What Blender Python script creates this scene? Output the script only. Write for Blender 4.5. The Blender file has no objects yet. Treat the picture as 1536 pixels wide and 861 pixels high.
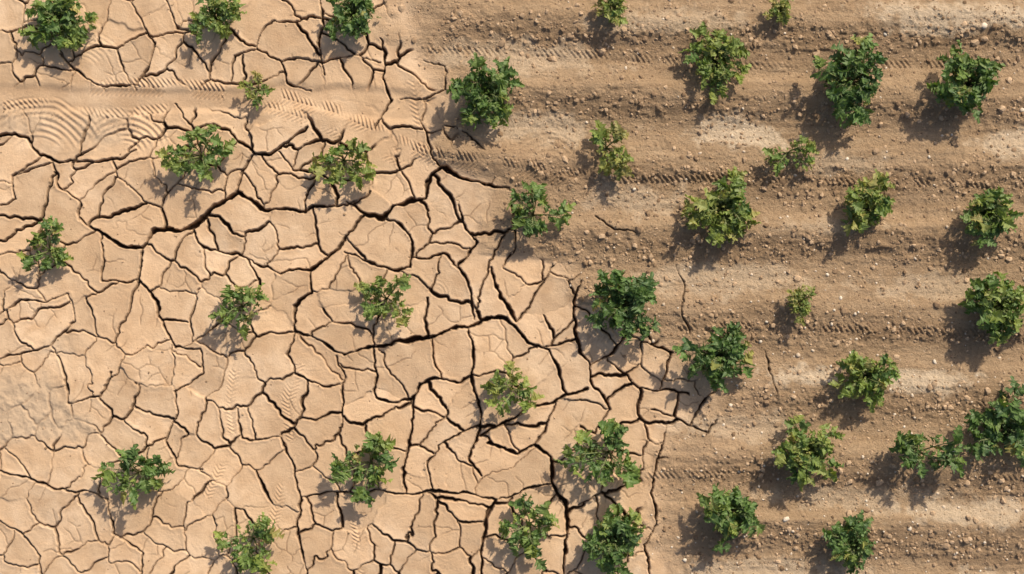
import bpy, math, numpy as np
from mathutils import Vector
S=0.01; ST=1.25; MG=120
CAMZ=22.0
def WXp(px): return (px-768.0)*S
def WYp(py): return (430.5-py)*S
# ---------------------------------------------------------------- noise
_lat={}
def vnoise(x,y,sx,sy=None,seed=0):
    sy=sy or sx
    if seed not in _lat: _lat[seed]=np.random.default_rng(1000+seed).random((256,256)).astype(np.float32)
    L=_lat[seed]
    u=x/sx+50.3; v=y/sy+71.7
    ui=np.floor(u).astype(np.int32); vi=np.floor(v).astype(np.int32)
    fu=(u-ui).astype(np.float32); fv=(v-vi).astype(np.float32)
    fu=fu*fu*(3-2*fu); fv=fv*fv*(3-2*fv)
    u0=ui&255;u1=(ui+1)&255;v0=vi&255;v1=(vi+1)&255
    a=L[v0,u0];b=L[v0,u1];c=L[v1,u0];d=L[v1,u1]
    return ((a+(b-a)*fu)*(1-fv)+(c+(d-c)*fu)*fv)*2-1
def fbm(x,y,sx,sy=None,seed=0,o=4):
    sy=sy or sx; r=0;amp=1;t=0
    for i in range(o):
        r=r+amp*vnoise(x,y,sx/2**i,sy/2**i,seed+i*17);t+=amp;amp*=0.55
    return r/t
def sst(x,a,b):
    t=np.clip((x-a)/(b-a),0,1); return t*t*(3-2*t)
gx=np.arange(-MG,1536+MG+0.1,ST).astype(np.float32)
gy=np.arange(-MG,861+MG+0.1,ST).astype(np.float32)
NX=len(gx);NY=len(gy)
X,Y=np.meshgrid(gx,gy)
MAJ=[
(4.2,[(-120,180),(-40,190),(0,200),(42,208),(60,232),(85,243),(104,240)]),
(2.6,[(75,243),(88,278),(120,306)]),
(5.6,[(118,328),(150,350),(185,370),(215,372),(233,342),(270,346),(295,335),(320,310),(355,288),(380,303),(395,315),(430,312),(455,318)]),
(3.6,[(455,318),(470,305),(500,310),(535,300)]),
(5.4,[(520,300),(545,320),(575,325),(590,310),(620,300),(640,298),(650,262),(664,250),(685,268),(720,275),(762,284)]),
(2.8,[(632,180),(650,240),(664,250)]),
(4.6,[(548,320),(525,345),(510,365),(492,385),(465,405),(440,405),(422,411)]),
(2.6,[(422,411),(395,402),(372,385)]),
(3.8,[(465,405),(466,435),(440,460),(445,495),(475,510),(515,530)]),
(6.2,[(515,530),(545,521),(565,521),(600,512),(635,505),(665,497),(700,490),(730,478),(762,478)]),
(5.0,[(762,478),(775,492),(790,512),(812,518)]),
(4.0,[(735,400),(750,440),(765,465),(775,482)]),
(2.8,[(832,395),(820,415),(802,440),(790,470),(776,482)]),
(3.8,[(575,325),(598,335),(612,350),(617,372),(612,400)]),
(4.2,[(688,305),(700,340),(716,366),(700,385),(688,400),(700,415),(708,445),(710,478)]),
(2.8,[(612,385),(640,388),(665,380),(688,400)]),
(2.8,[(516,375),(560,395),(590,405),(612,400)]),
(4.4,[(872,420),(862,450),(865,500),(872,530),(885,550),(890,575),(912,612)]),
(3.2,[(885,550),(920,530),(944,500),(962,490)]),
(3.0,[(812,518),(860,512),(868,505)]),
(3.6,[(915,545),(938,562),(960,582),(992,586),(1032,592)]),
(3.0,[(988,586),(1000,548),(1006,526),(972,512),(945,505)]),
(3.0,[(1075,582),(1052,604),(1033,637),(1000,622),(975,615)]),
(2.4,[(1033,637),(1060,648),(1072,630)]),
(2.8,[(505,532),(517,565),(514,605),(512,640)]),
(4.0,[(558,521),(568,560),(564,598),(590,605),(617,600),(628,575),(650,566),(690,575),(706,560)]),
(4.0,[(617,600),(620,640),(612,680),(603,705),(608,740)]),
(2.6,[(650,500),(652,540),(662,568)]),
(4.0,[(700,490),(712,525),(705,560),(711,590),(721,622),(716,660),(704,690),(722,712)]),
(4.2,[(722,655),(745,640),(772,626),(790,610),(825,606),(850,592),(884,585)]),
(4.2,[(850,592),(836,556),(824,522),(812,518)]),
(5.0,[(735,664),(775,681),(802,670),(826,686),(830,722),(850,758),(851,800),(846,861),(850,960)]),
(3.2,[(802,670),(818,645),(835,603)]),
(5.2,[(722,870),(724,826),(728,782),(746,750),(722,745)]),
(3.2,[(722,745),(700,738),(650,738),(608,740),(565,733)]),
(3.0,[(746,750),(762,744),(790,735),(828,725)]),
(2.8,[(196,0),(212,30),(230,62),(225,100),(202,131),(160,131),(134,122),(104,98),(88,80)]),
(2.2,[(104,98),(78,60),(48,42),(0,50),(-60,60)]),
(3.2,[(570,55),(580,95),(574,120),(586,150),(563,192)]),
(2.8,[(478,-80),(480,0),(485,40),(480,70),(486,110)]),
(2.6,[(412,30),(390,50),(384,72),(420,92),(432,125),(465,135)]),
(2.6,[(412,30),(440,35),(470,25),(500,30)]),
(2.4,[(384,72),(350,85),(345,120)]),(2.4,[(420,92),(450,88),(486,92),(530,85),(570,92)]),
(4.0,[(318,182),(340,196),(356,212),(380,232),(405,234),(440,206),(462,188)]),
(3.4,[(418,230),(436,252),(475,258),(500,272),(552,262)]),
(3.0,[(355,288),(366,255),(380,232)]),
(3.0,[(455,318),(462,290),(475,258)]),
(4.2,[(215,372),(206,420),(235,452),(241,480),(285,486)]),
(2.6,[(241,480),(262,520),(300,520)]),
(2.8,[(104,240),(140,242),(180,238),(205,225)]),
(2.4,[(150,350),(157,390),(150,420),(190,428),(206,420)]),
(2.8,[(0,535),(40,528),(80,520),(110,480),(104,440)]),
(2.4,[(80,520),(96,560),(104,602),(150,595),(165,560)]),
(3.0,[(285,340),(300,370),(335,380),(372,385)]),
(3.0,[(372,385),(390,420),(388,440)]),
(2.6,[(445,495),(430,530),(440,560),(480,580),(512,575)]),
(2.8,[(420,655),(440,700),(452,745),(446,800),(462,861),(465,960)]),
(2.6,[(452,745),(500,738),(540,742),(565,733)]),
(2.6,[(0,706),(42,716),(80,737),(130,735),(160,750)]),
(2.2,[(0,780),(30,800),(60,835),(70,930)]),
(2.4,[(160,750),(170,800),(215,830),(205,900)]),
(2.4,[(262,585),(264,630),(250,660),(265,700),(300,705)]),
(2.2,[(300,520),(305,560),(262,585)]),
(2.4,[(360,610),(362,660),(420,655)]),
(2.6,[(120,306),(116,330)]),(2.4,[(0,310),(22,300),(18,262),(60,235)]),
(2.6,[(18,262),(75,243)]),
(2.4,[(0,470),(30,450),(66,455),(104,440)]),
(2.6,[(565,733),(558,700),(565,668),(612,680)]),
(2.6,[(650,738),(640,700),(656,668),(711,640)]),
(2.6,[(868,640),(890,650),(912,612)]),
(2.6,[(870,760),(900,740),(905,715)]),
(2.4,[(975,861),(968,820),(985,790),(975,740),(982,690),(1000,650)]),
(1.6,[(1015,395),(1024,430),(1020,470),(1032,500)]),
(1.5,[(1150,525),(1158,560),(1165,590)]),
(1.5,[(890,325),(925,345),(955,352)]),
(1.8,[(635,90),(665,100),(668,135),(640,150),(600,148)]),
(2.2,[(670,190),(700,200),(730,225)]),
(2.2,[(744,282),(770,290),(768,330),(775,372),(755,400)]),
(2.2,[(250,0),(262,40),(300,52)]),
(2.4,[(260,158),(290,195),(318,182)]),
]
wxm=fbm(X,Y,30,seed=3,o=4)*6.5+vnoise(X,Y,6,seed=5)*1.1
wym=fbm(X,Y,30,seed=9,o=4)*6.5+vnoise(X,Y,6,seed=11)*1.1
Xm=X+wxm; Ym=Y+wym
DM=np.full(X.shape,99.,np.float32); WM=np.full(X.shape,0.,np.float32)
for w,pl in MAJ:
    n=len(pl)
    for i in range(n-1):
        (x0,y0),(x1,y1)=pl[i],pl[i+1]
        i0=max(0,int((min(x0,x1)-25+MG)/ST)); i1=min(NX,int((max(x0,x1)+25+MG)/ST))
        j0=max(0,int((min(y0,y1)-25+MG)/ST)); j1=min(NY,int((max(y0,y1)+25+MG)/ST))
        xs=Xm[j0:j1,i0:i1];ys=Ym[j0:j1,i0:i1]
        dx,dy=x1-x0,y1-y0; L2=dx*dx+dy*dy
        t=np.clip(((xs-x0)*dx+(ys-y0)*dy)/L2,0,1)
        d=np.hypot(xs-x0-t*dx,ys-y0-t*dy)
        ft=(i+t)/(n-1)
        ww=w*(0.6+0.4*np.sin(np.pi*np.clip(ft,0.0,1))) 
        s=DM[j0:j1,i0:i1];q=WM[j0:j1,i0:i1]
        m=(d-ww/2)<(s-q/2)
        s[m]=d[m]; q[m]=ww[m]
WM=WM*(0.95+0.5*vnoise(X,Y,20,seed=21)+0.25*vnoise(X,Y,7,seed=22))
def geo(sx,sy,Wx,Wy,barrier,iters):
    ny,nx=Wx.shape
    lab=np.full((ny,nx),-1,np.int32);D=np.full((ny,nx),1e9,np.float32)
    ix=np.clip(np.round((sx+MG)/ST).astype(int),0,nx-1);iy=np.clip(np.round((sy+MG)/ST).astype(int),0,ny-1)
    ok=~barrier[iy,ix]
    k=np.nonzero(ok)[0]
    lab[iy[k],ix[k]]=k; D[iy[k],ix[k]]=0
    free=~barrier
    sl=[((slice(1,None),slice(None)),(slice(None,-1),slice(None))),((slice(None,-1),slice(None)),(slice(1,None),slice(None))),
        ((slice(None),slice(1,None)),(slice(None),slice(None,-1))),((slice(None),slice(None,-1)),(slice(None),slice(1,None)))]
    for it in range(iters):
        ch=0
        for a,b in sl:
            l=lab[a];nb=lab[b];d=D[a]
            jj,ii=np.nonzero((nb>=0)&(nb!=l)&free[a])
            if len(jj)==0: continue
            c=nb[jj,ii]
            dd=np.hypot(Wx[a][jj,ii]-sx[c],Wy[a][jj,ii]-sy[c])
            g=dd<d[jj,ii]
            jj,ii,c,dd=jj[g],ii[g],c[g],dd[g]
            l[jj,ii]=c;d[jj,ii]=dd;ch+=len(jj)
        if ch==0: break
    return lab,D
def edges(lab,sx,sy,Wx,Wy,Xc,Yc,n):
    BX=np.full(lab.shape,1e5,np.float32);BY=BX.copy();BW=np.zeros(lab.shape,np.float32)
    for ax in (0,1):
        A=(slice(None,-1),slice(None)) if ax==0 else (slice(None),slice(None,-1))
        B=(slice(1,None),slice(None)) if ax==0 else (slice(None),slice(1,None))
        la=lab[A];lb=lab[B]
        jj,ii=np.nonzero((la!=lb)&(la>=0)&(lb>=0))
        a=la[jj,ii];b=lb[jj,ii]
        def f(Wxx,Wyy): return np.hypot(Wxx-sx[a],Wyy-sy[a])-np.hypot(Wxx-sx[b],Wyy-sy[b])
        fa=f(Wx[A][jj,ii],Wy[A][jj,ii]);fb=f(Wx[B][jj,ii],Wy[B][jj,ii])
        t=np.clip(-fa/np.where(np.abs(fb-fa)<1e-3,1,fb-fa),0,1)
        px=Xc[A][jj,ii]+(t*ST if ax==1 else 0);py=Yc[A][jj,ii]+(t*ST if ax==0 else 0)
        h=((np.minimum(a,b)*7919+np.maximum(a,b)*104729)%997)/997.
        BX[A][jj,ii]=px;BY[A][jj,ii]=py;BW[A][jj,ii]=h
        BX[B][jj,ii]=px;BY[B][jj,ii]=py;BW[B][jj,ii]=h
    DD=np.hypot(Xc-BX,Yc-BY)
    offs=[(0,1),(0,-1),(1,0),(-1,0)]
    for it in range(n):
        for oy,ox in offs:
            ny,nx=lab.shape
            a=(slice(max(oy,0),ny+min(oy,0)),slice(max(ox,0),nx+min(ox,0)))
            b=(slice(max(-oy,0),ny+min(-oy,0)),slice(max(-ox,0),nx+min(-ox,0)))
            dd=np.hypot(Xc[a]-BX[b],Yc[a]-BY[b])
            m=dd<DD[a]-1e-4
            DD[a][m]=dd[m];BX[a][m]=BX[b][m];BY[a][m]=BY[b][m];BW[a][m]=BW[b][m]
    return DD,BW
NXL=int((1200+MG)/ST)
Xl=X[:,:NXL];Yl=Y[:,:NXL]
w2x=Xl+fbm(Xl,Yl,34,seed=31,o=4)*13+vnoise(Xl,Yl,7,seed=32)*1.2
w2y=Yl+fbm(Xl,Yl,34,seed=41,o=4)*13+vnoise(Xl,Yl,7,seed=42)*1.2
def seeds(sp,jit,drop,seed):
    r=np.random.default_rng(seed);P=[]
    yy=-MG;row=0
    while yy<861+MG:
        xx=-MG+(row%2)*sp/2
        while xx<1200:
            if r.random()>drop: P.append((xx+r.uniform(-jit,jit)*sp,yy+r.uniform(-jit,jit)*sp))
            xx+=sp
        yy+=sp*0.87;row+=1
    P=np.array(P,np.float32);return P[:,0].copy(),P[:,1].copy()
sx2,sy2=seeds(49,0.46,0.14,12)
bar=DM[:,:NXL]<1.5
lab2,_=geo(sx2,sy2,w2x,w2y,bar,150)
D2,H2=edges(lab2,sx2,sy2,w2x,w2y,Xl,Yl,7)
sx3,sy3=seeds(25,0.45,0.2,6)
bar3=bar|(D2<1.3)
w3x=Xl+fbm(Xl,Yl,20,seed=51,o=3)*7;w3y=Yl+fbm(Xl,Yl,20,seed=52,o=3)*7
lab3,_=geo(sx3,sy3,w3x,w3y,bar3,80)
D3,H3=edges(lab3,sx3,sy3,w3x,w3y,Xl,Yl,3)
def full(a,fill):
    r=np.full(X.shape,fill,np.float32);r[:,:NXL]=a;return r
D2=full(D2,99);H2=full(H2,0);D3=full(D3,99);H3=full(H3,0)
r2=np.random.default_rng(77)
n2=len(sx2)
tiltx=r2.normal(0,0.026,n2);tilty=r2.normal(0,0.026,n2);pz=r2.normal(0,0.6,n2);pc=r2.random(n2);pan=r2.uniform(0,6.28,n2)
L2=np.where(lab2>=0,lab2,0)
tilt=full((tiltx[L2]*(Xl-sx2[L2])+tilty[L2]*(Yl-sy2[L2])+pz[L2])*(lab2>=0),0)
cell=full(np.where(lab2>=0,pc[L2],0.5),0.5)
fx=sx2[L2]+np.cos(pan[L2])*30;fy=sy2[L2]+np.sin(pan[L2])*30
fr=np.hypot(w3x-fx,w3y-fy)
fan=full(np.clip(np.sin(fr*2*np.pi/7.5)-0.35,0,1)*sst(vnoise(Xl,Yl,24,seed=301),-0.05,0.5)*(pc[L2]>0.35),0)
# ---- zones
BY_=[-120,0,60,100,180,230,270,330,380,395,440,480,520,570,620,650,700,760,861,980]
BX_=[590,600,600,665,660,665,750,755,765,855,880,950,1000,1058,1050,1010,985,975,1000,1010]
xb=np.interp(gy,BY_,BX_)[:,None].astype(np.float32)
nz=fbm(X,Y,70,seed=61,o=4)
crk=sst(xb+nz*45-X,-12,22)
soil=sst(X-xb+nz*55,-40,40)
soil2=sst(X-xb+nz*90,0,200)
def band(pts,w,warp=6):
    xs=[p[0] for p in pts];ys=[p[1] for p in pts]
    yc=np.interp(gx,xs,ys)[None,:]
    d=np.abs(Y+vnoise(X,Y,40,seed=71)*warp-yc)
    ends=sst(X,xs[0]-40,xs[0])*sst(-X,-xs[-1]-40,-xs[-1])
    return (1-sst(d,w*0.6,w*1.3))*ends
b1=band([(-120,150),(0,148),(250,152),(450,146),(600,160)],19)
b2=band([(240,140),(420,150),(520,178),(590,212),(700,240),(860,262)],20,3)
def blob(cx,cy,rx,ry,k=0.35,sd=81):
    r=np.hypot((X-cx)/rx,(Y-cy)/ry)+k*fbm(X,Y,min(rx,ry)*0.9,seed=sd,o=4)
    return 1-sst(r,0.5,1.15)
rub=np.clip(blob(25,615,85,62)+blob(110,640,55,22)*0.8+blob(160,190,60,35)*0.7+blob(20,180,90,30)*0.6+blob(90,520,40,20)*0.5,0,1)
crk=crk*(1-0.95*np.clip(b1,0,1))*(1-0.8*b2)*(1-0.75*rub)
edgef=sst(X,-MG+5,-MG+35)*sst(-X,-(1536+MG-5),-(1536+MG-35))*sst(Y,-MG+5,-MG+35)*sst(-Y,-(861+MG-5),-(861+MG-35))
crk=crk*edgef
# ---- height field
Hh=fbm(X,Y,160,seed=101,o=3)*4.0+fbm(X,Y,34,seed=102,o=3)*1.2*(1-soil)
plate=crk*tilt
Hh=Hh+plate*sst(np.minimum(D2,DM),0,2)-fan*crk*0.3
thin=1-0.42*sst(420-X+nz*80,-60,160)*sst(Y,330,560)-0.2*sst(-X,-330,-40)*(1-sst(Y,330,560))
w2=(1.2+3.2*H2**1.6)*(0.85+0.6*vnoise(X,Y,22,seed=111))*thin
pres=np.where(H2<0.08,0.2,1.0)
c2=np.clip((w2/2+0.95-D2)/1.4,0,1)*crk*pres
wM=WM*(0.88+0.12*sst(X,50,350))
cM=np.clip((wM/2+0.75-DM)/1.5,0,1)*edgef
c3=np.clip((0.4+1.0-D3)/1.3,0,1)*crk*sst(vnoise(X,Y,38,seed=121)+H3-0.6,0.0,0.4)
dM=cM*(3.4+wM*2.4)
d2=c2*(2.8+w2*1.9)
d3=c3*1.2
rimD=np.minimum(D2+(1-crk)*50+(H2<0.1)*8,DM)
rim=np.exp(-((rimD-2.8)/2.8)**2)*1.0*np.maximum(crk,(DM<12)*0.8)*(0.7+0.5*vnoise(X,Y,16,seed=303))
dish=np.exp(-rimD/8.)*-0.3*crk
Hh=Hh+rim+dish
Hh=Hh-np.maximum(np.maximum(dM,d2),d3)
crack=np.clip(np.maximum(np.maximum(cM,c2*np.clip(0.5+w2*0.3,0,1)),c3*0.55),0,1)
# furrows
cy=[-130,-75,38,145,252,352,472,588,690,795,900,1000]
kx=[];kz=[]
for i,c in enumerate(cy[:-1]):
    g=cy[i+1]-c
    kx+= [c-14,c-2,c+46,c+g*0.62]; kz+=[1,0.97,0.0,0.10]
yw=Y-(X-1100)*0.014+fbm(X,Y,420,60,seed=131,o=3)*17+vnoise(X,Y,60,20,seed=133)*5+vnoise(X,Y,18,12,seed=134)*2
F=0
for o_ in (-12,-6,0,6,12): F=F+np.interp((yw+o_).ravel(),kx,kz).reshape(Y.shape)/5
fz=sst(X-xb+nz*60,-60,120)
famp=(12+5.0*vnoise(X,Y,240,100,seed=141))
Hh=Hh+F*famp*fz*edgef
Hh=Hh-b1*3.2*(1-fz)
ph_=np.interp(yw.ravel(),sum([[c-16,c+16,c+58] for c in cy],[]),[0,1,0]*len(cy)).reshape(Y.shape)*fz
streak=fbm(X,Y,150,9,seed=151,o=3)
clod=fbm(X,Y,9,8,seed=161,o=3); clod2=fbm(X,Y,24,16,seed=171,o=3)
Hh=Hh+soil*(streak*1.4+(0.65+0.8*ph_)*(np.maximum(clod,0)*3.8+clod2*2.0))
Hh=Hh+rub*(fbm(X,Y,13,seed=181,o=3)*2.6)
def tyre(pts,w,amp,per=7.0,sl=0.8):
    global Hh
    amp=amp*1.2
    acc=0
    for i in range(len(pts)-1):
        (x0,y0),(x1,y1)=pts[i],pts[i+1]
        i0=max(0,int((min(x0,x1)-w-5+MG)/ST)); i1=min(NX,int((max(x0,x1)+w+5+MG)/ST))
        j0=max(0,int((min(y0,y1)-w-5+MG)/ST)); j1=min(NY,int((max(y0,y1)+w+5+MG)/ST))
        xs=X[j0:j1,i0:i1];ys=Y[j0:j1,i0:i1]
        dx,dy=x1-x0,y1-y0;L=math.hypot(dx,dy)
        s=((xs-x0)*dx+(ys-y0)*dy)/L; q=(-(xs-x0)*dy+(ys-y0)*dx)/L
        m=(s>=0)&(s<L)
        env=(1-sst(np.abs(q),w*0.75,w))*m*sst(vnoise(xs,ys,22,seed=191),-0.55,0.25)
        Hh[j0:j1,i0:i1]+=env*(np.sin((acc+s+np.abs(q)*sl)*2*np.pi/per)*amp-0.5*amp*(np.abs(q)<1.6))
        acc+=L
tyre([(120,128),(250,131),(330,136),(420,145),(500,168),(560,196),(610,222),(660,236),(760,250),(880,270)],15,1.15)
tyre([(330,150),(410,162),(480,186),(540,212),(590,236),(640,256)],10,0.9)
tyre([(-60,170),(60,160),(150,178),(250,168)],15,0.9,7.5)
tyre([(620,120),(628,180),(640,235)],12,0.7)
tyre([(446,545),(432,600),(440,660)],12,0.7,6)
tyre([(520,735),(536,790),(546,870)],11,0.9,6)
tyre([(352,555),(345,600),(350,650)],9,0.6,6)
tyre([(340,680),(310,745)],9,0.6,6)
tyre([(425,725),(405,800)],9,0.6,6)
tyre([(790,20),(860,240)],9,0.5,7)
tyre([(640,80),(900,88),(1100,105),(1536,100)],13,0.8,8)
tyre([(900,276),(1100,272),(1320,280),(1600,284)],12,1.0,8)
tyre([(880,505),(1100,492),(1320,500),(1600,505)],12,1.0,8)
tyre([(900,720),(1200,712),(1600,722)],12,0.8,8)
def arcs(cx,cyy,r0,r1,per,amp,a0,a1):
    global Hh
    r=np.hypot(X-cx,Y-cyy)+vnoise(X,Y,30,seed=305)*3;a=np.degrees(np.arctan2(-(Y-cyy),X-cx))
    env=sst(r,r0,r0+6)*(1-sst(r,r1-8,r1))*sst(a,a0,a0+20)*(1-sst(a,a1-20,a1))*sst(vnoise(X,Y,26,seed=306),-0.8,0.0)
    Hh+=env*np.sin(r*2*np.pi/per)*amp
arcs(190,232,15,72,8,0.95,10,170)
arcs(55,250,40,112,9,0.9,20,150)
arcs(820,262,18,70,9,0.7,30,175)
arcs(120,110,20,75,7,0.35,20,120)
arcs(655,440,5,26,6,0.35,-20,200)
dust=np.zeros_like(X)
for c in [(1110,205,85,22,1),(1085,185,38,20,.9),(1210,560,60,17,1),(1385,572,75,20,1),(1420,25,150,26,.9),(1440,768,120,22,.8),(1510,222,45,28,.8),(1250,245,90,18,.4),
          (1100,420,160,26,.5),(1400,430,120,22,.45),(760,90,150,28,.5),(820,190,110,26,.6),(1300,745,140,20,.45),(1100,640,110,22,.45),(1250,335,90,18,.4),(1000,30,120,20,.5),(1180,860,160,26,.6),(950,300,90,26,.5),(1480,880,100,26,.6)]:
    dust=np.maximum(dust,blob(*c[:4],k=1.0,sd=83)*c[4])
dust=dust*edgef
pale=sst(fbm(X,Y,90,seed=307,o=4),-0.15,0.35)*(1-soil)
shade_tone=np.clip(ph_*(0.8+0.35*vnoise(X,Y,90,30,seed=309))+0.3*sst(streak,0.0,0.5)*soil+b1*0.75*(1-fz)*sst(vnoise(X,Y,120,20,seed=308),-0.6,0.3),0,1)*edgef  # furrow shade painted below each crest, plus dark streaks and the smooth band
Hh=Hh.astype(np.float32)
# ---------------------------------------------------------------- materials
def newmat(n):
    m=bpy.data.materials.new(n);m.use_nodes=True;nt=m.node_tree
    for x in list(nt.nodes): nt.nodes.remove(x)
    out=nt.nodes.new('ShaderNodeOutputMaterial');b=nt.nodes.new('ShaderNodeBsdfPrincipled')
    nt.links.new(b.outputs[0],out.inputs[0]);return m,nt,b,out
class G:
    def __init__(s,nt): s.nt=nt
    def L(s,a,b): s.nt.links.new(a,b)
    def attr(s,n):
        a=s.nt.nodes.new('ShaderNodeAttribute');a.attribute_name=n;return a
    def noise(s,vec,sc,det=4,ro=0.6,dist=0):
        a=s.nt.nodes.new('ShaderNodeTexNoise');a.inputs['Scale'].default_value=sc;a.inputs['Detail'].default_value=det
        a.inputs['Roughness'].default_value=ro;a.inputs['Distortion'].default_value=dist
        if vec is not None:s.L(vec,a.inputs['Vector'])
        return a.outputs['Fac']
    def rng(s,v,a,b,c=0,d=1):
        n=s.nt.nodes.new('ShaderNodeMapRange');n.inputs[1].default_value=a;n.inputs[2].default_value=b;n.inputs[3].default_value=c;n.inputs[4].default_value=d
        s.L(v,n.inputs[0]);return n.outputs[0]
    def mix(s,f,a,b,mode='MIX'):
        n=s.nt.nodes.new('ShaderNodeMix');n.data_type='RGBA';n.blend_type=mode
        for v,i in ((f,0),(a,6),(b,7)):
            if isinstance(v,(int,float)): n.inputs[i].default_value=v
            elif isinstance(v,tuple): n.inputs[i].default_value=(*v,1)
            else: s.L(v,n.inputs[i])
        return n.outputs[2]
    def m(s,op,a,b=0.0):
        n=s.nt.nodes.new('ShaderNodeMath');n.operation=op
        for v,i in ((a,0),(b,1)):
            if isinstance(v,(int,float)): n.inputs[i].default_value=v
            else: s.L(v,n.inputs[i])
        return n.outputs[0]
gm,nt,bs,out=newmat('cracked_soil');g=G(nt)
tc=nt.nodes.new('ShaderNodeTexCoord');P=tc.outputs['Object']
mp=nt.nodes.new('ShaderNodeMapping');mp.inputs['Scale'].default_value=(0.4,2.4,1);g.L(P,mp.inputs[0]);PS=mp.outputs[0]
aC=g.attr('crack').outputs['Fac'];aS=g.attr('soil').outputs['Fac'];aS2=g.attr('soil2').outputs['Fac'];aD=g.attr('dust').outputs['Fac'];aSh=g.attr('shade_tone').outputs['Fac']
aT=g.attr('cell').outputs['Fac'];aR=g.attr('rub').outputs['Fac'];aP=g.attr('pale').outputs['Fac']
nl=g.noise(P,0.55,4,0.55);nm=g.noise(P,3.0,5,0.6,0.4);nf=g.noise(P,24,6,0.75);ng=g.noise(P,62,4,0.8);ns=g.noise(PS,3.0,5,0.65)
clay=g.mix(g.rng(nl,0.35,0.65),(0.555,0.37,0.226),(0.61,0.422,0.272))
clay=g.mix(g.m('MULTIPLY',aP,0.5),clay,(0.69,0.50,0.34))
clay=g.mix(g.rng(nm,0.4,0.7,0,0.85),clay,(0.48,0.308,0.182))
clay=g.mix(g.rng(ng,0.58,0.78,0,0.4),clay,(0.28,0.17,0.10))
cellf=g.rng(aT,0,1,0.86,1.08)
cc=nt.nodes.new('ShaderNodeCombineColor')
for i in range(3): g.L(cellf,cc.inputs[i])
clay=g.mix(1.0,clay,cc.outputs[0],'MULTIPLY')
soilc=g.mix(g.rng(ns,0.35,0.65),(0.43,0.285,0.168),(0.56,0.39,0.245))
soilc=g.mix(g.rng(nm,0.4,0.7,0,0.5),soilc,(0.40,0.262,0.152))
soilc=g.mix(g.rng(nf,0.38,0.68,0,0.65),soilc,(0.34,0.22,0.127))
soilc=g.mix(g.m('MULTIPLY',aSh,0.55),soilc,(0.235,0.148,0.085))  # painted furrow shade and streaks darken the soil colour
soilc=g.mix(g.rng(ng,0.57,0.70,0,0.6),soilc,(0.12,0.076,0.045))
soilc=g.mix(g.rng(ng,0.30,0.43,0.55,0),soilc,(0.68,0.51,0.35))
sm=g.m('MAXIMUM',g.m('MULTIPLY',aS,0.55),aS2)
clay=g.mix(g.m('MULTIPLY',aSh,0.55),clay,(0.34,0.215,0.127))
col=g.mix(sm,clay,soilc)
col=g.mix(g.m('MULTIPLY',aR,0.6),col,(0.43,0.325,0.23))
dd=g.m('MULTIPLY',aD,g.rng(nf,0.3,0.6,0.95,0.5))
col=g.mix(dd,col,(0.77,0.61,0.44))
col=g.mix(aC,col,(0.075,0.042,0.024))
g.L(col,bs.inputs['Base Color']);bs.inputs['Roughness'].default_value=0.95
bs.inputs['Specular IOR Level'].default_value=0.15
b1n=nt.nodes.new('ShaderNodeBump');b1n.inputs['Distance'].default_value=0.035
hs=g.m('ADD',g.m('MULTIPLY',nf,g.rng(aS,0,1,0.38,1.5)),g.m('MULTIPLY',ng,g.rng(aS,0,1,0.16,0.8)))
hs=g.m('ADD',hs,g.m('MULTIPLY',ns,g.m('MULTIPLY',aS,0.5)))
g.L(hs,b1n.inputs['Height']);b1n.inputs['Strength'].default_value=0.95
g.L(b1n.outputs[0],bs.inputs['Normal'])
pad=np.array([2,5,10,20,40,80,160,320,640,1300,2600,5200,10400,20000,40000.])
gxf=np.concatenate([gx[0]-pad[::-1],gx,gx[-1]+pad]);gyf=np.concatenate([gy[0]-pad[::-1],gy,gy[-1]+pad])
K=len(pad)
def padA(a): return np.pad(a,K,mode='edge').astype(np.float32)
Hb=Hh*edgef+0.0
Hp=padA(Hb)
XX,YY=np.meshgrid(gxf,gyf)
def mesh_from(name,co,faces,mat,smooth=True,attrs=None,colors=None):
    me=bpy.data.meshes.new(name);n=len(co);f=len(faces);k=faces.shape[1]
    me.vertices.add(n);me.vertices.foreach_set('co',np.ascontiguousarray(co,np.float32).ravel())
    me.loops.add(f*k);me.loops.foreach_set('vertex_index',np.ascontiguousarray(faces,np.int32).ravel())
    me.polygons.add(f);me.polygons.foreach_set('loop_start',np.arange(0,f*k,k,dtype=np.int32))
    me.polygons.foreach_set('loop_total',np.full(f,k,np.int32))
    me.polygons.foreach_set('use_smooth',np.full(f,smooth,bool))
    me.update(calc_edges=True)
    for an,av in (attrs or {}).items():
        a=me.attributes.new(an,'FLOAT','POINT');a.data.foreach_set('value',np.ascontiguousarray(av,np.float32).ravel())
    me.materials.append(mat)
    ob=bpy.data.objects.new(name,me);bpy.context.scene.collection.objects.link(ob);return ob
co=np.stack([WXp(XX),WYp(YY),Hp*S],-1).reshape(-1,3)
ny,nx=Hp.shape
idx=np.arange(ny*nx).reshape(ny,nx)
fc=np.stack([idx[:-1,:-1],idx[1:,:-1],idx[1:,1:],idx[:-1,1:]],-1).reshape(-1,4)
mesh_from('ground',co,fc,gm,True,dict(crack=padA(crack),soil=padA(soil),soil2=padA(soil2),dust=padA(dust),shade_tone=padA(shade_tone),cell=padA(0.5+(cell-0.5)*crk),rub=padA(rub*edgef),pale=padA(pale*edgef)))
def hz(px,py):
    i=np.clip(np.round((np.asarray(px)+MG)/ST).astype(int),0,NX-1);j=np.clip(np.round((np.asarray(py)+MG)/ST).astype(int),0,NY-1)
    return Hb[j,i]
def samp(A,px,py):
    i=np.clip(np.round((px+MG)/ST).astype(int),0,NX-1);j=np.clip(np.round((py+MG)/ST).astype(int),0,NY-1);return A[j,i]
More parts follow.
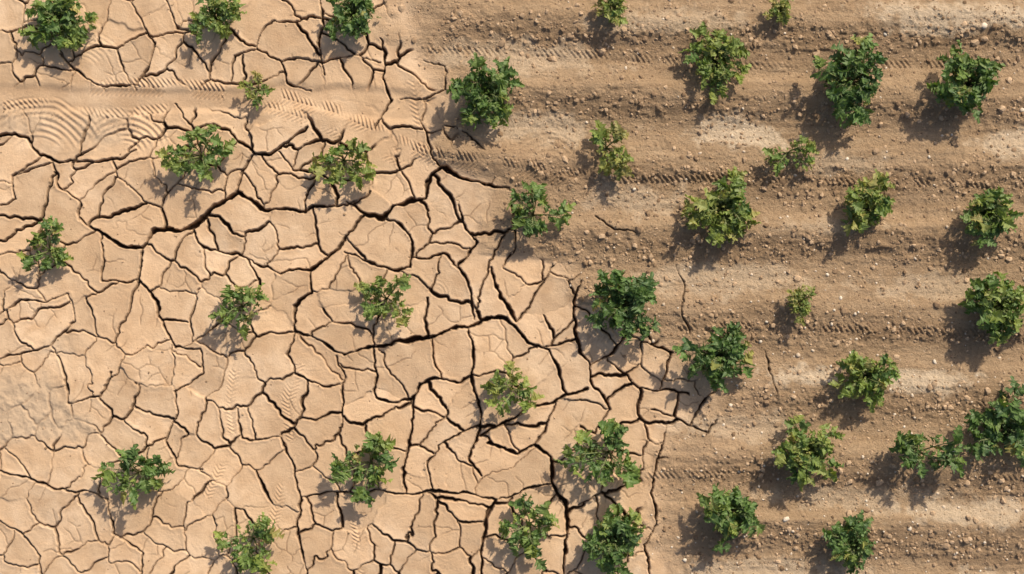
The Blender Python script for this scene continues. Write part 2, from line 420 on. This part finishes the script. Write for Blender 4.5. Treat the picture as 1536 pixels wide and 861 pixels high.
# ---------------------------------------------------------------- clods / pebbles
t=(1+5**.5)/2
IV=np.array([(-1,t,0),(1,t,0),(-1,-t,0),(1,-t,0),(0,-1,t),(0,1,t),(0,-1,-t),(0,1,-t),(t,0,-1),(t,0,1),(-t,0,-1),(-t,0,1)],float);IV/=np.linalg.norm(IV[0])
IF=np.array([(0,11,5),(0,5,1),(0,1,7),(0,7,10),(0,10,11),(1,5,9),(5,11,4),(11,10,2),(10,7,6),(7,1,8),(3,9,4),(3,4,2),(3,2,6),(3,6,8),(3,8,9),(4,9,5),(2,4,11),(6,2,10),(8,6,7),(9,8,1)])
def lumps(name,px,py,rad,mat,flat,smooth,seed):
    r=np.random.default_rng(seed);n=len(px)
    V=IV[None]*(1+r.uniform(-.28,.28,(n,12,1)))
    V=V*np.stack([r.uniform(.75,1.3,n),r.uniform(.75,1.3,n),r.uniform(.6,1,n)*flat],-1)[:,None]
    a=r.uniform(0,6.28,n);c,s=np.cos(a)[:,None],np.sin(a)[:,None]
    V=np.stack([V[...,0]*c-V[...,1]*s,V[...,0]*s+V[...,1]*c,V[...,2]],-1)*rad[:,None,None]*S
    V[...,0]+=WXp(px)[:,None];V[...,1]+=WYp(py)[:,None];V[...,2]+=((hz(px,py)+rad*0.15*flat)*S)[:,None]
    F_=(IF[None]+12*np.arange(n)[:,None,None]).reshape(-1,3)
    tone=np.repeat(r.random(n),12)
    return mesh_from(name,V.reshape(-1,3),F_,mat,smooth,dict(tone=tone))
def stone_mat(n,c1,c2):
    m,nt,b,o=newmat(n);g=G(nt);a=g.attr('tone').outputs['Fac'];tc=nt.nodes.new('ShaderNodeTexCoord')
    c=g.mix(a,c1,c2);c=g.mix(g.rng(g.noise(tc.outputs['Object'],60,3),0.4,0.7,0,0.5),c,tuple(x*0.6 for x in c1))
    g.L(c,b.inputs['Base Color']);b.inputs['Roughness'].default_value=0.95;b.inputs['Specular IOR Level'].default_value=0.15;return m
cm=stone_mat('clod_earth',(0.22,0.14,0.082),(0.56,0.39,0.25));pm=stone_mat('pale_stone',(0.52,0.40,0.29),(0.76,0.66,0.54))
r=np.random.default_rng(3)
N=85000;px=r.uniform(560,1536+MG,N);py=r.uniform(-MG,861+MG,N)
pr=samp(soil,px,py)*(0.13+0.48*samp(ph_,px,py)+0.28*(samp(clod2,px,py)>0.15))
k=r.random(N)<pr*0.75
px,py=px[k],py[k];rad=np.clip(np.exp(r.normal(0.2,0.55,len(px))),0.7,5.5)
lumps('soil_clods',px,py,rad,cm,0.8,False,1)
N=2200;px=r.uniform(800,1536+MG,N);py=r.uniform(-MG,861+MG,N)
k=(r.random(N)<samp(soil,px,py)*(0.18+0.5*(py>380)));px,py=px[k],py[k]
lumps('pebbles',px,py,np.clip(np.exp(r.normal(0.45,0.42,len(px))),0.8,4.6),pm,0.6,True,2)
N=5000;px=r.uniform(-MG,1000,N);py=r.uniform(-MG,861+MG,N)
k=r.random(N)<(0.10+0.7*samp(rub,px,py)+0.3*(samp(DM,px,py)<14));px,py=px[k],py[k]
lumps('clay_crumbs',px,py,np.clip(np.exp(r.normal(-0.1,0.4,len(px))),0.5,2.4),cm,0.7,False,4)
# ---------------------------------------------------------------- plants
def leafmat():
    m,nt,b,out=newmat('crop_leaf');g=G(nt)
    hue=g.attr('hue').outputs['Fac'];tn=g.attr('tone').outputs['Fac'];rb=g.attr('rib').outputs['Fac'];st=g.attr('stem').outputs['Fac']
    tc=nt.nodes.new('ShaderNodeTexCoord')
    r=nt.nodes.new('ShaderNodeValToRGB');g.L(hue,r.inputs[0]);e=r.color_ramp.elements
    e[0].position=0;e[0].color=(0.027,0.085,0.024,1);e[1].position=1;e[1].color=(0.50,0.37,0.13,1)
    x=e.new(0.33);x.color=(0.090,0.180,0.031,1);x=e.new(0.66);x.color=(0.27,0.315,0.055,1)
    c=g.mix(g.rng(tn,0,1,0.0,0.5),r.outputs[0],(0.018,0.046,0.014))
    c=g.mix(g.rng(rb,0,1,0,0.35),c,(0.26,0.34,0.13))
    c=g.mix(g.rng(g.noise(tc.outputs['Object'],35,3),0.5,0.75,0,0.4),c,(0.21,0.22,0.075))
    c=g.mix(st,c,(0.22,0.24,0.10))
    g.L(c,b.inputs['Base Color']);b.inputs['Roughness'].default_value=0.46;b.inputs['Specular IOR Level'].default_value=0.45
    bp=nt.nodes.new('ShaderNodeBump');bp.inputs['Distance'].default_value=0.02;bp.inputs['Strength'].default_value=0.6
    g.L(g.noise(tc.outputs['Object'],38,3),bp.inputs['Height']);g.L(bp.outputs[0],b.inputs['Normal'])
    tr=nt.nodes.new('ShaderNodeBsdfTranslucent');g.L(g.mix(1.0,c,(1.25,1.4,0.5),'MULTIPLY'),tr.inputs[0])
    ms=nt.nodes.new('ShaderNodeMixShader');ms.inputs[0].default_value=0.28
    g.L(b.outputs[0],ms.inputs[1]);g.L(tr.outputs[0],ms.inputs[2]);g.L(ms.outputs[0],out.inputs[0]);return m
LM=leafmat()
su=np.array([0,.08,.2,.31,.43,.55,.67,.78,.88,1.0]);sv=np.array([0,.10,.40,.17,.52,.20,.42,.15,.20,0])
nr=len(su);LV=[(u,0,0) for u in su]
for sgn in (1,-1):
    for u,v in zip(su[1:-1],sv[1:-1]): LV.append((u+(0.09 if v>0.18 else -0.03),v*sgn,0))
LV=np.array(LV)
LF=[]
for sg in (0,1):
    o=nr+sg*(nr-2)
    for i in range(nr-1):
        a,b=i,i+1
        ea=None if i==0 else o+i-1; eb=None if i+1==nr-1 else o+i
        if ea is None: tri=[(a,b,eb)]
        elif eb is None: tri=[(a,b,ea)]
        else: tri=[(a,b,eb),(a,eb,ea)]
        for q in tri: LF.append(q if sg==1 else q[::-1])
LF=np.array(LF);nlv=len(LV)
LR=np.where(np.arange(nlv)<nr,1.0,0.0)
def plant(px,py,w,h,hue,kind,seed):
    r=np.random.default_rng(seed)
    dense=kind=='D'
    size=(w+h)/2
    sc_=np.clip(size/85,.5,1.15)
    H=(0.44 if dense else 0.48)*min(size,100)+4
    par=1-(H*0.7*S)/CAMZ
    px=768+(px-768)*par;py=430.5+(py-430.5)*par
    ls=(14.5 if dense else 17)*sc_
    rx=max(w/2-ls*0.25,6);ry=max(h/2-ls*0.25,6)
    Kn=max(5,int((14 if dense else 7)*np.clip(size/80,0.75,1.15)))
    offc=r.normal(0,0.10,2)*np.array([rx,ry])
    O=[];AZ=[];PI=[];RO=[];SZ=[];TN=[];HU=[];tubes=[]
    for kk in range(Kn):
        az=2*np.pi*(kk+r.uniform(-.5,.5))/Kn
        inner=dense and kk%3==0
        q=r.uniform(0.2,0.55) if inner else (r.uniform(0.75,1.08) if r.random()<0.7 else r.uniform(0.4,0.7))
        d=np.array([np.cos(az),np.sin(az)])
        Rr=1/np.sqrt((d[0]/rx)**2+(d[1]/ry)**2)*q
        Hk=H*(r.uniform(0.85,1.1) if inner else r.uniform(0.55,1.0))
        bend=r.uniform(-.6,.6);r0=0.42 if inner else r.uniform(0.5,0.68)
        shue=hue+r.normal(0,.09);stn=r.random()
        def pos(t):
            a2=az+bend*t
            z=Hk*np.sin(min(t,1)*np.pi*r0)/math.sin(np.pi*min(r0,0.5))
            return np.array([np.cos(a2)*Rr*t**1.15+offc[0]*t,np.sin(a2)*Rr*t**1.15+offc[1]*t,max(z,1.0)]),a2
        pts=[pos(tt)[0] for tt in np.linspace(0,1,6)];pts[0][2]=-2
        tubes.append((pts,1.5,0.6))
        lo=0.22 if dense else r.choice([0.3,0.45])
        nn=8 if dense else (7 if lo<0.4 else 5)
        for ti,tt in enumerate(np.linspace(lo,1,nn)):
            p,a2=pos(tt)
            for sd in ((-1,1) if ti<nn-1 else (-1,0,1)):
                if r.random()<(0.08 if dense else 0.10): continue
                la=a2+sd*r.uniform(0.5,1.25)+r.normal(0,.25)
                off=(r.uniform(1.5,6.0) if sd else 2)*sc_
                o=p+np.array([np.cos(la)*off,np.sin(la)*off,r.uniform(-2,2.5)])
                tubes.append(([p,o],0.6,0.45))
                big=(1.25 if tt>0.75 else 0.85)
                O.append(o);AZ.append(la);PI.append(r.normal(0.12,.5));RO.append(r.normal(0,.6))
                SZ.append(ls*r.uniform(.5,1.1)*big);TN.append(np.clip(stn*0.5+r.random()*0.6-0.05,0,1))
                hv=shue+r.normal(0,.09)+(0.14 if tt>0.9 else 0)-(0.08*(tt<0.5))
                if r.random()<0.05: hv=r.uniform(.75,1.0)
                HU.append(hv)
    for kk in range(int((80 if dense else 24)*sc_)):
        a_=r.uniform(0,6.28);q=np.sqrt(r.random())*0.75
        O.append(np.array([np.cos(a_)*rx*q+offc[0],np.sin(a_)*ry*q+offc[1],H*r.uniform(.45,1.02)*(1-0.35*q)]))
        AZ.append(r.uniform(0,6.28));PI.append(r.normal(0.4,.6));RO.append(r.normal(0,.8));SZ.append(ls*r.uniform(.3,.65));TN.append(r.random()*0.5);HU.append(hue+r.normal(0.12,.12))
    n=len(O);O=np.array(O);AZ=np.array(AZ);PI=np.array(PI);RO=np.array(RO);SZ=np.array(SZ)
    V=np.repeat(LV[None],n,0).copy()
    V[...,1]*=r.uniform(.7,1.15,(n,1))
    V[:,nr:,1]*=r.uniform(.75,1.25,(n,nlv-nr))
    fold=r.uniform(0.15,0.8,(n,1));droop=r.uniform(0.1,0.9,(n,1));wv=r.uniform(0.03,0.14,(n,1));ph=r.uniform(0,6,(n,1))
    V[...,2]=fold*np.abs(V[...,1])-droop*V[...,0]**2*0.8+wv*np.sin(V[...,0]*14+ph+V[...,1]*9)
    V[...,1]+=r.uniform(-.3,.3,(n,1))*V[...,0]**2
    V*=SZ[:,None,None]
    c,s=np.cos(RO)[:,None],np.sin(RO)[:,None];y=V[...,1]*c-V[...,2]*s;z=V[...,1]*s+V[...,2]*c
    c,s=np.cos(PI)[:,None],np.sin(PI)[:,None];x=V[...,0]*c-z*s;z=V[...,0]*s+z*c
    c,s=np.cos(AZ)[:,None],np.sin(AZ)[:,None]
    V=np.stack([x*c-y*s,x*s+y*c,z],-1)+O[:,None]
    V[...,2]=np.maximum(V[...,2],0.6+r.random(V[...,2].shape)*0.8)
    VV=[V.reshape(-1,3)];FF=[(LF[None]+nlv*np.arange(n)[:,None,None]).reshape(-1,3)]
    hu=[np.repeat(np.array(HU),nlv)];tn=[np.repeat(np.array(TN),nlv)];rb=[np.tile(LR,n)];st=[np.zeros(n*nlv)]
    base=n*nlv
    for pts,ra,rbb in tubes:
        pts=np.array(pts,float);m=len(pts);rr=np.linspace(ra,rbb,m)
        dr=np.gradient(pts,axis=0) if m>2 else np.repeat((pts[1]-pts[0])[None],2,0)
        dr/=np.linalg.norm(dr,axis=1)[:,None]+1e-9
        up=np.array([0.3,0.2,1.0]);a=np.cross(dr,up);a/=np.linalg.norm(a,axis=1)[:,None]+1e-9;b=np.cross(dr,a)
        ring=[]
        for q in range(3):
            an=q*2.094;ring.append(pts+(a*math.cos(an)+b*math.sin(an))*rr[:,None])
        T=np.stack(ring,1).reshape(-1,3);F_=[]
        for i in range(m-1):
            for q in range(3):
                A=i*3+q;B=i*3+(q+1)%3;F_+= [(A,B,B+3),(A,B+3,A+3)]
        VV.append(T);FF.append(np.array(F_)+base);base+=len(T)
        hu.append(np.full(len(T),hue));tn.append(np.zeros(len(T)));rb.append(np.zeros(len(T)));st.append(np.full(len(T),0.8))
    V=np.concatenate(VV)*S
    ob=mesh_from('crop_plant',V,np.concatenate(FF),LM,False,dict(hue=np.clip(np.concatenate(hu),0,1),tone=np.concatenate(tn),rib=np.concatenate(rb),stem=np.concatenate(st)))
    ob.location=(WXp(px),WYp(py),float(hz(px,py))*S)
PL=[(90,30,95,78,.32,'D'),(320,25,80,64,.38,'D'),(530,18,92,66,.22,'D'),(385,132,50,45,.6,'L'),(298,232,86,84,.42,'L'),(512,238,78,72,.58,'L'),
(68,375,64,84,.40,'L'),(360,460,90,62,.28,'L'),(578,448,74,78,.44,'L'),(728,140,94,88,.24,'D'),(910,220,72,76,.66,'L'),(918,15,56,48,.65,'D'),(1168,15,46,38,.7,'D'),
(1075,88,76,92,.50,'D'),(1280,120,106,114,.18,'D'),(1458,125,94,96,.24,'D'),(1183,228,68,52,.50,'L'),(1085,310,104,90,.55,'D'),(1303,312,88,82,.57,'D'),
(1480,318,90,76,.38,'D'),(800,322,88,74,.20,'L'),(935,457,102,92,.15,'D'),(1198,455,42,54,.72,'D'),(1495,460,94,100,.42,'D'),(1082,535,100,84,.16,'D'),
(1300,565,84,78,.5,'D'),(768,583,64,76,.52,'L'),(1508,640,94,112,.15,'D'),(915,682,108,98,.29,'L'),(1210,678,86,92,.52,'D'),(1382,680,108,74,.2,'L'),
(202,712,86,90,.30,'L'),(553,697,94,88,.36,'L'),(795,790,74,100,.36,'L'),(1097,770,82,98,.27,'D'),(922,808,82,104,.24,'D'),(1285,822,76,80,.2,'D'),(375,812,84,80,.34,'L')]
for i,p in enumerate(PL): plant(*p,seed=600+i)
# ---------------------------------------------------------------- light and camera
EL=math.radians(41);AZs=math.atan2(0.55,0.83)
d=Vector((math.sin(AZs)*math.cos(EL),math.cos(AZs)*math.cos(EL),math.sin(EL)))
sl=bpy.data.lights.new('sun','SUN');sl.energy=4.85;sl.angle=math.radians(1.5);sl.color=(1.0,0.92,0.76)
so=bpy.data.objects.new('sun',sl);so.rotation_euler=d.to_track_quat('Z','Y').to_euler();so.location=d*30;bpy.context.scene.collection.objects.link(so)
w=bpy.data.worlds.new('World');bpy.context.scene.world=w;w.use_nodes=True;n=w.node_tree
bg=n.nodes.get('Background') or n.nodes.new('ShaderNodeBackground')
sk=n.nodes.new('ShaderNodeTexSky');sk.sky_type='NISHITA';sk.sun_disc=False;sk.sun_elevation=EL;sk.sun_rotation=AZs;sk.dust_density=3.5
n.links.new(sk.outputs[0],bg.inputs[0]);bg.inputs[1].default_value=0.12
sc=bpy.context.scene;sc.view_settings.view_transform='Standard';sc.view_settings.look='None';sc.view_settings.exposure=0
cam=bpy.data.cameras.new('camera');co_=bpy.data.objects.new('camera',cam);sc.collection.objects.link(co_)
co_.location=(0,0,CAMZ);cam.sensor_width=36;cam.lens=36*CAMZ/15.36;cam.clip_end=2000;sc.camera=co_
